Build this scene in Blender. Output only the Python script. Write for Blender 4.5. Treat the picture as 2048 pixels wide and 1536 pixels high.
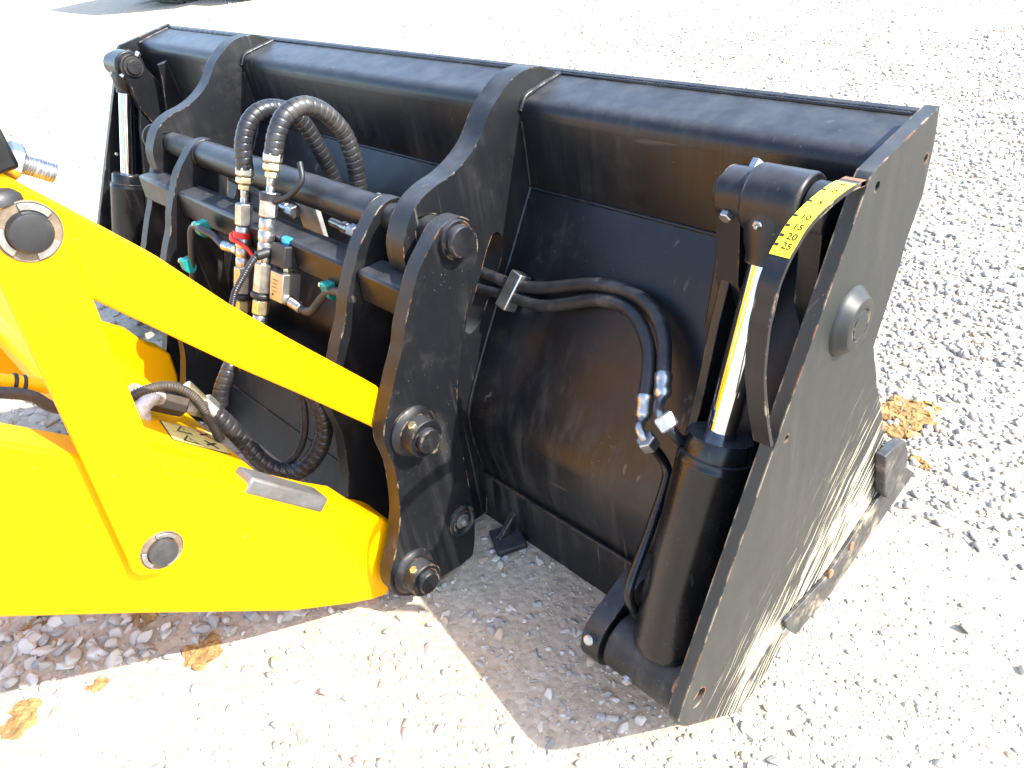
import bpy, math, random
import numpy as np
from mathutils import Vector, Matrix, noise
from mathutils.geometry import tessellate_polygon

random.seed(7)
rng = np.random.default_rng(7)
scene = bpy.context.scene
for o in list(bpy.data.objects):
    bpy.data.objects.remove(o)
COL = scene.collection

# ------------------------------------------------------------------ camera
cam_data = bpy.data.cameras.new('camera')
cam = bpy.data.objects.new('camera', cam_data)
COL.objects.link(cam)
cam_data.sensor_width = 36.0
cam_data.lens = 26.752
cam_data.clip_start = 0.02
cam_data.clip_end = 600
_rt, _dn, _fw = (0.69958, 0.70342, -0.12563), (0.34194, -0.48394, -0.80553), (-0.62743, 0.52058, -0.57908)
cam.matrix_world = Matrix(((_rt[0], -_dn[0], -_fw[0], 1.6179),
                           (_rt[1], -_dn[1], -_fw[1], -0.606),
                           (_rt[2], -_dn[2], -_fw[2], 1.2796),
                           (0, 0, 0, 1)))
scene.camera = cam

# ------------------------------------------------------------------ light
SUN = Vector((1.0, 0.40, 1.0)).normalized()        # towards the sun
world = bpy.data.worlds.new('World')
scene.world = world
world.use_nodes = True
wn = world.node_tree
sky = wn.nodes.new('ShaderNodeTexSky')
sky.sky_type = 'NISHITA'
sky.sun_disc = False
sky.sun_elevation = math.asin(SUN.z)
sky.sun_rotation = math.atan2(SUN.x, SUN.y)
sky.air_density = 1.0
sky.dust_density = 1.2
bg = wn.nodes['Background']
bg.inputs['Strength'].default_value = 0.15
wn.links.new(sky.outputs[0], bg.inputs['Color'])
sun_data = bpy.data.lights.new('sun', 'SUN')
sun_data.energy = 2.5
sun_data.angle = math.radians(0.53)
sun_data.color = (1.0, 0.955, 0.88)
sun = bpy.data.objects.new('sun', sun_data)
COL.objects.link(sun)
sun.location = (6, 3, 8)
sun.rotation_euler = SUN.to_track_quat('Z', 'Y').to_euler()
scene.view_settings.view_transform = 'Standard'
scene.view_settings.look = 'None'
scene.view_settings.gamma = 1.0
scene.view_settings.use_curve_mapping = False
scene.view_settings.exposure = 2.2

# ------------------------------------------------------------------ materials
class NT:
    def __init__(self, name):
        self.m = bpy.data.materials.new(name)
        self.m.use_nodes = True
        self.t = self.m.node_tree
        self.b = self.t.nodes['Principled BSDF']
        self.co = self.t.nodes.new('ShaderNodeTexCoord').outputs['Object']
    def n(self, kind, **kw):
        nd = self.t.nodes.new(kind)
        for k, v in kw.items():
            setattr(nd, k, v)
        return nd
    def set(self, sock, v):
        if isinstance(v, bpy.types.NodeSocket):
            self.t.links.new(v, sock)
        elif isinstance(v, (tuple, list)) and len(v) == 3 and sock.type == 'RGBA':
            sock.default_value = (*v, 1)
        else:
            sock.default_value = v
    def map(self, scale=(1, 1, 1), rot=(0, 0, 0), loc=(0, 0, 0), src=None):
        nd = self.n('ShaderNodeMapping')
        self.t.links.new(src or self.co, nd.inputs['Vector'])
        nd.inputs['Scale'].default_value = scale
        nd.inputs['Rotation'].default_value = rot
        nd.inputs['Location'].default_value = loc
        return nd.outputs[0]
    def noise(self, scale, detail=4, rough=.55, vec=None, dist=0):
        nd = self.n('ShaderNodeTexNoise')
        self.t.links.new(vec or self.co, nd.inputs['Vector'])
        nd.inputs['Scale'].default_value = scale
        nd.inputs['Detail'].default_value = detail
        nd.inputs['Roughness'].default_value = rough
        nd.inputs['Distortion'].default_value = dist
        return nd.outputs['Fac']
    def ramp(self, fac, a, b, va=0.0, vb=1.0):
        nd = self.n('ShaderNodeMapRange')
        nd.interpolation_type = 'SMOOTHSTEP'
        self.set(nd.inputs['Value'], fac)
        nd.inputs['From Min'].default_value = a
        nd.inputs['From Max'].default_value = b
        nd.inputs['To Min'].default_value = va
        nd.inputs['To Max'].default_value = vb
        return nd.outputs[0]
    def math(self, op, a, b=0.0, c=0.0):
        nd = self.n('ShaderNodeMath', operation=op)
        self.set(nd.inputs[0], a); self.set(nd.inputs[1], b); self.set(nd.inputs[2], c)
        return nd.outputs[0]
    def mix(self, fac, a, b):
        nd = self.n('ShaderNodeMix', data_type='RGBA')
        self.set(nd.inputs['Factor'], fac); self.set(nd.inputs[6], a); self.set(nd.inputs[7], b)
        return nd.outputs[2]
    def bump(self, h, strength, dist=.002):
        nd = self.n('ShaderNodeBump')
        self.set(nd.inputs['Height'], h)
        nd.inputs['Strength'].default_value = strength
        nd.inputs['Distance'].default_value = dist
        self.t.links.new(nd.outputs[0], self.b.inputs['Normal'])
    def edge(self, radius=.006):
        bv = self.n('ShaderNodeBevel', samples=4)
        bv.inputs['Radius'].default_value = radius
        ge = self.n('ShaderNodeNewGeometry')
        d = self.n('ShaderNodeVectorMath', operation='DOT_PRODUCT')
        self.t.links.new(bv.outputs[0], d.inputs[0]); self.t.links.new(ge.outputs['Normal'], d.inputs[1])
        return self.math('SUBTRACT', 1.0, d.outputs['Value'])
    def out(self, **kw):
        for k, v in kw.items():
            self.set(self.b.inputs[k.replace('_', ' ')], v)
        return self.m

def black_paint(name, dust=.5, rough=.36, edges=True, scratch=False, chip_lo=.52, coat=.06, base=(.0055, .006, .0075)):
    k = NT(name)
    big = k.noise(2.6, 5, .6)
    streak = k.noise(1.0, 5, .6, k.map((38, 26, 2.2)))
    fine = k.noise(160, 3, .6)
    d = k.math('MULTIPLY', k.ramp(big, .38, .75), k.ramp(streak, .42, .78))
    d = k.math('ADD', d, k.math('MULTIPLY', k.ramp(k.noise(9, 6, .7), .52, .8), .35))
    d = k.math('MULTIPLY', d, k.math('MULTIPLY_ADD', fine, .9, .3))
    d = k.math('MULTIPLY', d, dust * .55)
    col = k.mix(d, base, (.17, .155, .13))
    # fine pale specks of grit on the paint
    sp = k.ramp(k.noise(240, 2, .5), .735, .76)
    sp = k.math('MULTIPLY', sp, k.ramp(k.noise(7, 3), .45, .65, 0, .55 * min(1, dust * 1.5)))
    col = k.mix(sp, col, (.36, .33, .28))
    rgh = k.math('ADD', k.math('MULTIPLY', d, 1.1), k.math('MULTIPLY_ADD', k.noise(30, 5, .6), .16, rough - .07))
    # dried drip lines
    dr = k.noise(1, 3, .5, k.map((55, 40, 1.1)), .6)
    dm = k.math('MULTIPLY', k.ramp(dr, .655, .70), k.ramp(k.noise(3.2, 4, .6), .44, .62, 0, .22 * min(1, dust * 2)))
    col = k.mix(dm, col, (.26, .245, .21))
    # hairline scratches
    hs = k.noise(1, 2, .5, k.map((3, 150, 14), (.5, .2, .35)))
    hm = k.math('MULTIPLY', k.ramp(hs, .72, .74), k.ramp(k.noise(4, 3), .52, .65, 0, .22))
    col = k.mix(hm, col, (.2, .19, .17))
    # faces that look up: dust, its blue-grey also painting in sky sheen
    gn = k.n('ShaderNodeNewGeometry'); sz_ = k.n('ShaderNodeSeparateXYZ'); k.t.links.new(gn.outputs['Normal'], sz_.inputs[0])
    up_sheen_dust = k.math('MULTIPLY', k.ramp(sz_.outputs[2], .6, .98), k.math('MULTIPLY_ADD', k.noise(18, 6, .65), .9, -.12))
    up_sheen_dust = k.math('MULTIPLY', up_sheen_dust, .62)
    col = k.mix(up_sheen_dust, col, (.16, .165, .17))
    if edges:
        e = k.ramp(k.edge(.005), .03, .16)
        chip = k.math('MULTIPLY', e, k.ramp(k.noise(26, 5, .65), chip_lo, chip_lo + .10))
        col = k.mix(chip, col, k.mix(k.ramp(k.noise(14, 3), .4, .6), (.26, .105, .04), (.42, .33, .22)))
        rgh = k.math('ADD', rgh, k.math('MULTIPLY', chip, .35))
    if scratch:
        sx = k.n('ShaderNodeSeparateXYZ'); k.t.links.new(k.co, sx.inputs[0])
        y, z = sx.outputs[1], sx.outputs[2]
        # q: height above the lower edge of the plate, s: distance along it
        q = k.math('ADD', k.math('MULTIPLY', k.math('SUBTRACT', y, .078), -.58), k.math('MULTIPLY', k.math('SUBTRACT', z, .016), .81))
        s = k.math('ADD', k.math('MULTIPLY', k.math('SUBTRACT', y, .078), .81), k.math('MULTIPLY', k.math('SUBTRACT', z, .016), .58))
        cv = k.n('ShaderNodeCombineXYZ')
        wob = k.math('MULTIPLY', k.noise(5, 2), .05)
        q2 = k.math('ADD', k.math('ADD', q, wob), k.math('MULTIPLY', s, -.16))
        k.set(cv.inputs[0], k.math('MULTIPLY', s, 5.5)); k.set(cv.inputs[1], k.math('MULTIPLY', q2, 120.0))
        n1 = k.noise(1, 4, .62, cv.outputs[0])
        cv2 = k.n('ShaderNodeCombineXYZ')
        k.set(cv2.inputs[0], k.math('MULTIPLY', s, 9)); k.set(cv2.inputs[1], k.math('MULTIPLY', k.math('ADD', q2, k.math('MULTIPLY', s, .25)), 70.0))
        n2 = k.noise(1, 3, .6, cv2.outputs[0])
        near = k.ramp(q, .24, .02)                       # denser towards the worn lower edge
        bandm = k.math('MAXIMUM', k.ramp(k.math('ABSOLUTE', k.math('SUBTRACT', s, .09)), .13, .02), k.ramp(k.math('ABSOLUTE', k.math('SUBTRACT', s, .36)), .15, .03))
        patch = k.math('MULTIPLY', near, k.math('MULTIPLY', bandm, k.ramp(k.noise(6, 3), .30, .60)))
        m1 = k.ramp(k.math('ADD', n1, k.math('MULTIPLY', k.math('ADD', near, patch), .10)), .62, .68)
        m2 = k.math('MULTIPLY', k.ramp(n2, .66, .71), k.ramp(q, .40, .08))
        worn = k.math('MULTIPLY', k.ramp(k.math('ADD', k.math('MULTIPLY', patch, .85), k.math('MULTIPLY', n1, .55)), .55, .95), k.ramp(q, .16, .04))
        sc = k.math('MAXIMUM', k.math('MAXIMUM', m1, k.math('MULTIPLY', m2, .8)), worn)
        sc = k.math('MULTIPLY', sc, k.math('MULTIPLY_ADD', k.noise(300, 3, .6), .8, .5))
        low = k.ramp(q, .30, .05)
        sc = k.n('ShaderNodeClamp').outputs[0] if False else k.math('MINIMUM', k.math('MULTIPLY', sc, low), 1.0)
        col = k.mix(sc, col, (.50, .43, .31))
        rgh = k.math('ADD', rgh, k.math('MULTIPLY', sc, .3))
    k.bump(k.noise(220, 3, .6), .06, .001)
    return k.out(Base_Color=col, Roughness=rgh, Specular_IOR_Level=.36, Coat_Weight=coat, Coat_Roughness=.2)

def simple(name, col, rough=.5, metal=0.0, var=.25, scale=30, bump=0, dirt=None, spec=.5):
    k = NT(name)
    n = k.ramp(k.noise(scale, 5, .6), .3, .7)
    c = k.mix(n, tuple(q * (1 - var) for q in col), tuple(min(1, q * (1 + var)) for q in col))
    if dirt:
        c = k.mix(k.math('MULTIPLY', k.ramp(k.noise(scale * .4, 6, .7), .5, .72), dirt[3]), c, dirt[:3])
    if bump:
        k.bump(k.noise(scale * 6, 4), bump, .002)
    return k.out(Base_Color=c, Roughness=k.math('MULTIPLY_ADD', k.noise(scale * 1.7, 4), .2, rough - .1), Metallic=metal, Specular_IOR_Level=spec)

M = {}
M['black'] = black_paint('black_gloss_paint', .5, .36)
M['plate'] = black_paint('scratched_black_paint', .40, .44, True, True, .46, .0, (.019, .021, .020))
M['link'] = black_paint('dusty_black_paint', .8, .45)
M['dusty'] = black_paint('very_dusty_black_paint', 1.3, .5)
M['tubeblack'] = black_paint('cylinder_black_paint', .3, .24, False)
k = NT('yellow_paint')
yc = k.mix(k.math('MULTIPLY', k.ramp(k.noise(3, 6, .65), .55, .8), .25), (.92, .40, .0), (.80, .34, .0))
yc = k.mix(k.math('MULTIPLY', k.ramp(k.noise(60, 4, .7), .70, .76), .5), yc, (.5, .38, .2))
k.bump(k.noise(180, 3), .04, .001)
M['yellow'] = k.out(Base_Color=yc, Roughness=k.math('MULTIPLY_ADD', k.noise(25, 4), .14, .36), Specular_IOR_Level=.15)
M['chrome'] = simple('polished_chrome', (.58, .59, .62), .07, 1.0, .03, 20)
M['zinc'] = simple('zinc_plated_steel', (.44, .44, .43), .34, .95, .18, 60, .05, (.24, .20, .14, .5))
M['gold'] = simple('yellow_zinc_steel', (.66, .58, .34), .32, .9, .2, 50)
M['steel'] = simple('worn_bare_steel', (.17, .165, .155), .5, .45, .25, 25, .1, (.22, .16, .11, .5))
M['rust'] = simple('rusty_steel', (.24, .12, .06), .8, .1, .4, 40, .2)
M['flaky'] = simple('flaking_silver_paint', (.55, .53, .50), .5, .4, .25, 90, .5, (.33, .22, .14, .9))
M['darksteel'] = simple('dark_greasy_steel', (.06, .06, .06), .45, .4, .3, 30, .1)
M['rubber'] = simple('black_rubber', (.014, .014, .015), .48, 0, .3, 40, .08, (.10, .09, .075, .45))
M['wrap'] = simple('spiral_guard_plastic', (.020, .020, .022), .36, 0, .25, 20, .03, (.11, .10, .085, .5))
M['brownrubber'] = simple('dusty_rubber', (.05, .04, .03), .6, 0, .3, 30, .1)
M['plastic'] = simple('black_plastic', (.018, .018, .02), .5, 0, .2, 50)
M['teal'] = simple('teal_plastic', (.01, .22, .19), .42, 0, .2, 40)
M['red'] = simple('red_plastic', (.62, .02, .012), .4, 0, .1, 30)
M['blue'] = simple('blue_plastic', (.03, .30, .72), .4, 0, .1, 30)
M['alu'] = simple('cast_aluminium', (.46, .44, .38), .38, .85, .12, 60, .06)
M['greypl'] = simple('grey_plate', (.34, .34, .32), .5, .2, .2, 30, 0, (.3, .22, .14, .5))
M['sticker'] = simple('yellow_sticker', (.86, .70, .03), .35, 0, .04, 20)
M['stickpale'] = simple('pale_sticker', (.80, .62, .20), .4, 0, .05, 20)
M['ink'] = simple('black_ink', (.012, .012, .012), .5, 0, .05, 20)
M['white'] = simple('white_paint_fleck', (.75, .72, .66), .5, 0, .1, 60)
M['clay'] = simple('brown_clay', (.30, .175, .06), .9, 0, .35, 35, .8)
M['machine'] = simple('dark_green_machine', (.045, .05, .035), .6, 0, .3, 12)
M['weld'] = black_paint('painted_weld', .6, .33, False)

M['brownsteel'] = simple('stained_steel', (.16, .115, .075), .6, .05, .35, 45, .1)
M['wornblack'] = simple('worn_black_steel', (.035, .036, .036), .5, .1, .4, 28, .1, (.38, .31, .22, .85))
M['rustweld'] = simple('rust_bled_weld', (.014, .013, .012), .6, 0, .3, 40, .2, (.16, .085, .04, .8))
# ------------------------------------------------------------------ helpers
def link(o, parent=None):
    COL.objects.link(o)
    if parent is not None:
        o.parent = parent
        if parent.type == 'EMPTY':
            o.matrix_parent_inverse = Matrix.Translation(-parent.location)
    return o

def tag(o, label, cat, group=None, kind=None):
    if label: o['label'] = label
    if cat: o['category'] = cat
    if group: o['group'] = group
    if kind: o['kind'] = kind
    return o

def thing(name, label, cat, loc=(0, 0, 0), group=None):
    o = bpy.data.objects.new(name, None)
    o.empty_display_size = .05
    o.location = loc
    COL.objects.link(o)
    return tag(o, label, cat, group)

def mobj(name, V, F, mat, parent=None, smooth=None, bevel=0, seg=2, label=None):
    me = bpy.data.meshes.new(name)
    me.from_pydata([tuple(v) for v in V], [], F)
    me.validate()
    me.materials.append(M[mat] if isinstance(mat, str) else mat)
    if smooth:
        me.polygons.foreach_set('use_smooth', [True] * len(me.polygons))
        me.set_sharp_from_angle(angle=math.radians(smooth))
    o = bpy.data.objects.new(name, me)
    link(o, parent)
    if bevel:
        b = o.modifiers.new('bevel', 'BEVEL')
        b.width = bevel; b.segments = seg; b.limit_method = 'ANGLE'; b.angle_limit = math.radians(32)
        b.harden_normals = False
        if not smooth:
            me.polygons.foreach_set('use_smooth', [True] * len(me.polygons))
            me.set_sharp_from_angle(angle=math.radians(40))
    if label: o['label'] = label
    return o

def smoothpoly(P, n=4, closed=False):
    """Catmull-Rom through the points (tuples of any length)."""
    P = [np.array(p, float) for p in P]
    out = []
    N = len(P)
    rngi = range(N if closed else N - 1)
    for i in rngi:
        p0 = P[(i - 1) % N] if closed or i > 0 else 2 * P[0] - P[1]
        p1, p2 = P[i], P[(i + 1) % N]
        p3 = P[(i + 2) % N] if closed or i + 2 < N else 2 * P[-1] - P[-2]
        for j in range(n):
            t = j / n
            out.append(.5 * ((2 * p1) + (p2 - p0) * t + (2 * p0 - 5 * p1 + 4 * p2 - p3) * t * t + (3 * p1 - p0 - 3 * p2 + p3) * t ** 3))
    if not closed:
        out.append(P[-1])
    return out

def area2(P):
    return sum(P[i][0] * P[(i + 1) % len(P)][1] - P[(i + 1) % len(P)][0] * P[i][1] for i in range(len(P)))

def prism(name, loops, x0, x1, mat, parent=None, bevel=.002, smooth=35, axis=None, label=None):
    """loops[0] outline, others holes, in the YZ plane; extruded along X from x0 to x1."""
    loops = [[(float(a), float(b)) for a, b in L] for L in loops]
    for i, L in enumerate(loops):
        if (area2(L) > 0) != (i == 0):
            L.reverse()
    flat = [p for L in loops for p in L]
    n = len(flat)
    V = [(x0, a, b) for a, b in flat] + [(x1, a, b) for a, b in flat]
    tris = tessellate_polygon([[Vector((a, b, 0)) for a, b in L] for L in loops])
    F = []
    for t in tris:
        a, b, c = (flat[i] for i in t)
        if (b[0] - a[0]) * (c[1] - a[1]) - (b[1] - a[1]) * (c[0] - a[0]) < 0:
            t = (t[0], t[2], t[1])
        F.append((t[2], t[1], t[0]))
        F.append((t[0] + n, t[1] + n, t[2] + n))
    s = 0
    for L in loops:
        m = len(L)
        for i in range(m):
            a, b = s + i, s + (i + 1) % m
            F.append((a, b, b + n, a + n))
        s += m
    return mobj(name, V, F, mat, parent, smooth, bevel, label=label)

def frame(d):
    d = Vector(d).normalized()
    a = Vector((0, 0, 1)) if abs(d.z) < .9 else Vector((1, 0, 0))
    u = d.cross(a).normalized()
    return d, u, d.cross(u).normalized()

def lathe(name, p0, p1, prof, mat, parent=None, n=32, bevel=0, smooth=35, inner=0, phase=0, label=None):
    """profile [(t, r)] with t in metres from p0 towards p1."""
    p0 = Vector(p0); d, u, v = frame(Vector(p1) - p0)
    V, F = [], []
    for t, r in prof:
        for i in range(n):
            a = 2 * math.pi * i / n + phase
            V.append(p0 + d * t + (u * math.cos(a) + v * math.sin(a)) * r)
    for j in range(len(prof) - 1):
        for i in range(n):
            a, b = j * n + i, j * n + (i + 1) % n
            F.append((a, b, b + n, a + n))
    F.append(tuple(range(n - 1, -1, -1)))
    F.append(tuple((len(prof) - 1) * n + i for i in range(n)))
    return mobj(name, V, F, mat, parent, smooth, bevel, label=label)

def rod(name, p0, p1, r, mat, parent=None, n=28, bevel=.0015, r1=None, label=None, phase=0):
    L = (Vector(p1) - Vector(p0)).length
    return lathe(name, p0, p1, [(0, r), (L, r1 or r)], mat, parent, n, bevel, 35, phase=phase, label=label)

def hexnut(name, p0, p1, r, mat, parent=None, phase=0):
    L = (Vector(p1) - Vector(p0)).length
    c = min(L * .18, r * .16)
    return lathe(name, p0, p1, [(0, r * .88), (c, r), (L - c, r), (L, r * .86)], mat, parent, 6, 0, 0, phase=phase)

def rings(P, rad, n, wrap=None):
    """verts and faces of a tube along P; wrap=(pitch, depth) raises a helical band."""
    P = [Vector(p) for p in P]
    d0 = (P[1] - P[0]).normalized()
    _, u, v = frame(d0)
    V, F, s = [], [], 0.0
    for j, p in enumerate(P):
        d = (P[min(j + 1, len(P) - 1)] - P[max(j - 1, 0)]).normalized()
        u = (u - d * u.dot(d)).normalized(); v = d.cross(u)
        if j: s += (p - P[j - 1]).length
        for i in range(n):
            a = 2 * math.pi * i / n
            r = rad(s) if callable(rad) else rad
            if wrap:
                f = (s / wrap[0] - i / n) % 1.0
                r += wrap[1] * (0 if f < .07 else min(1.0, (f - .07) * 9, (1 - f) * 12))
            V.append(p + (u * math.cos(a) + v * math.sin(a)) * r)
    for j in range(len(P) - 1):
        for i in range(n):
            a, b = j * n + i, j * n + (i + 1) % n
            F.append((a, b, b + n, a + n))
    F.append(tuple(range(n - 1, -1, -1))); F.append(tuple((len(P) - 1) * n + i for i in range(n)))
    return V, F

def resample(P, step):
    P = [np.array(p, float) for p in smoothpoly(P, 8)]
    L = np.concatenate([[0], np.cumsum([np.linalg.norm(b - a) for a, b in zip(P, P[1:])])])
    m = max(3, int(L[-1] / step))
    t = np.linspace(0, L[-1], m + 1)
    A = np.array(P)
    return [tuple(np.interp(q, L, A[:, i]) for i in range(3)) for q in t]

def hose(name, P, r, mat, parent=None, n=14, step=.006, wrap=None, label=None, bands=None):
    Q = resample(P, step)
    V, F = rings(Q, (lambda s: r + bands[1] * (math.sin(2 * math.pi * s / bands[0]) > 0)) if bands else r, n, wrap)
    return mobj(name, V, F, mat, parent, 50 if wrap else 60, label=label)

def box(name, c, size, mat, parent=None, R=None, bevel=.002, label=None, taper=1.0):
    c = Vector(c); R = R or Matrix.Identity(3)
    V = []
    for sx in (-1, 1):
        for sy in (-1, 1):
            for sz in (-1, 1):
                k_ = taper if sz > 0 else 1
                V.append(c + R @ Vector((sx * size[0] / 2 * k_, sy * size[1] / 2 * k_, sz * size[2] / 2)))
    F = [(0, 1, 3, 2), (4, 6, 7, 5), (0, 4, 5, 1), (2, 3, 7, 6), (0, 2, 6, 4), (1, 5, 7, 3)]
    return mobj(name, V, F, mat, parent, None, bevel, label=label)

def arc(c, r, a0, a1, n):
    return [(c[0] + r * math.cos(math.radians(a0 + (a1 - a0) * i / n)), c[1] + r * math.sin(math.radians(a0 + (a1 - a0) * i / n))) for i in range(n + 1)]

def text(name, s, size, mtx, mat, parent=None):
    cu = bpy.data.curves.new(name, 'FONT')
    cu.body = s; cu.size = size; cu.align_x = 'CENTER'; cu.align_y = 'CENTER'
    cu.extrude = .0003; cu.resolution_u = 3
    t = bpy.data.objects.new(name + '_curve', cu)
    COL.objects.link(t)
    dg = bpy.context.evaluated_depsgraph_get()
    me = bpy.data.meshes.new_from_object(t.evaluated_get(dg))
    bpy.data.objects.remove(t); bpy.data.curves.remove(cu)
    me.transform(mtx); me.name = name
    me.materials.clear(); me.materials.append(M[mat])
    o = bpy.data.objects.new(name, me)
    return link(o, parent)

def YZ(x, p): return Vector((x, p[0], p[1]))

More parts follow.
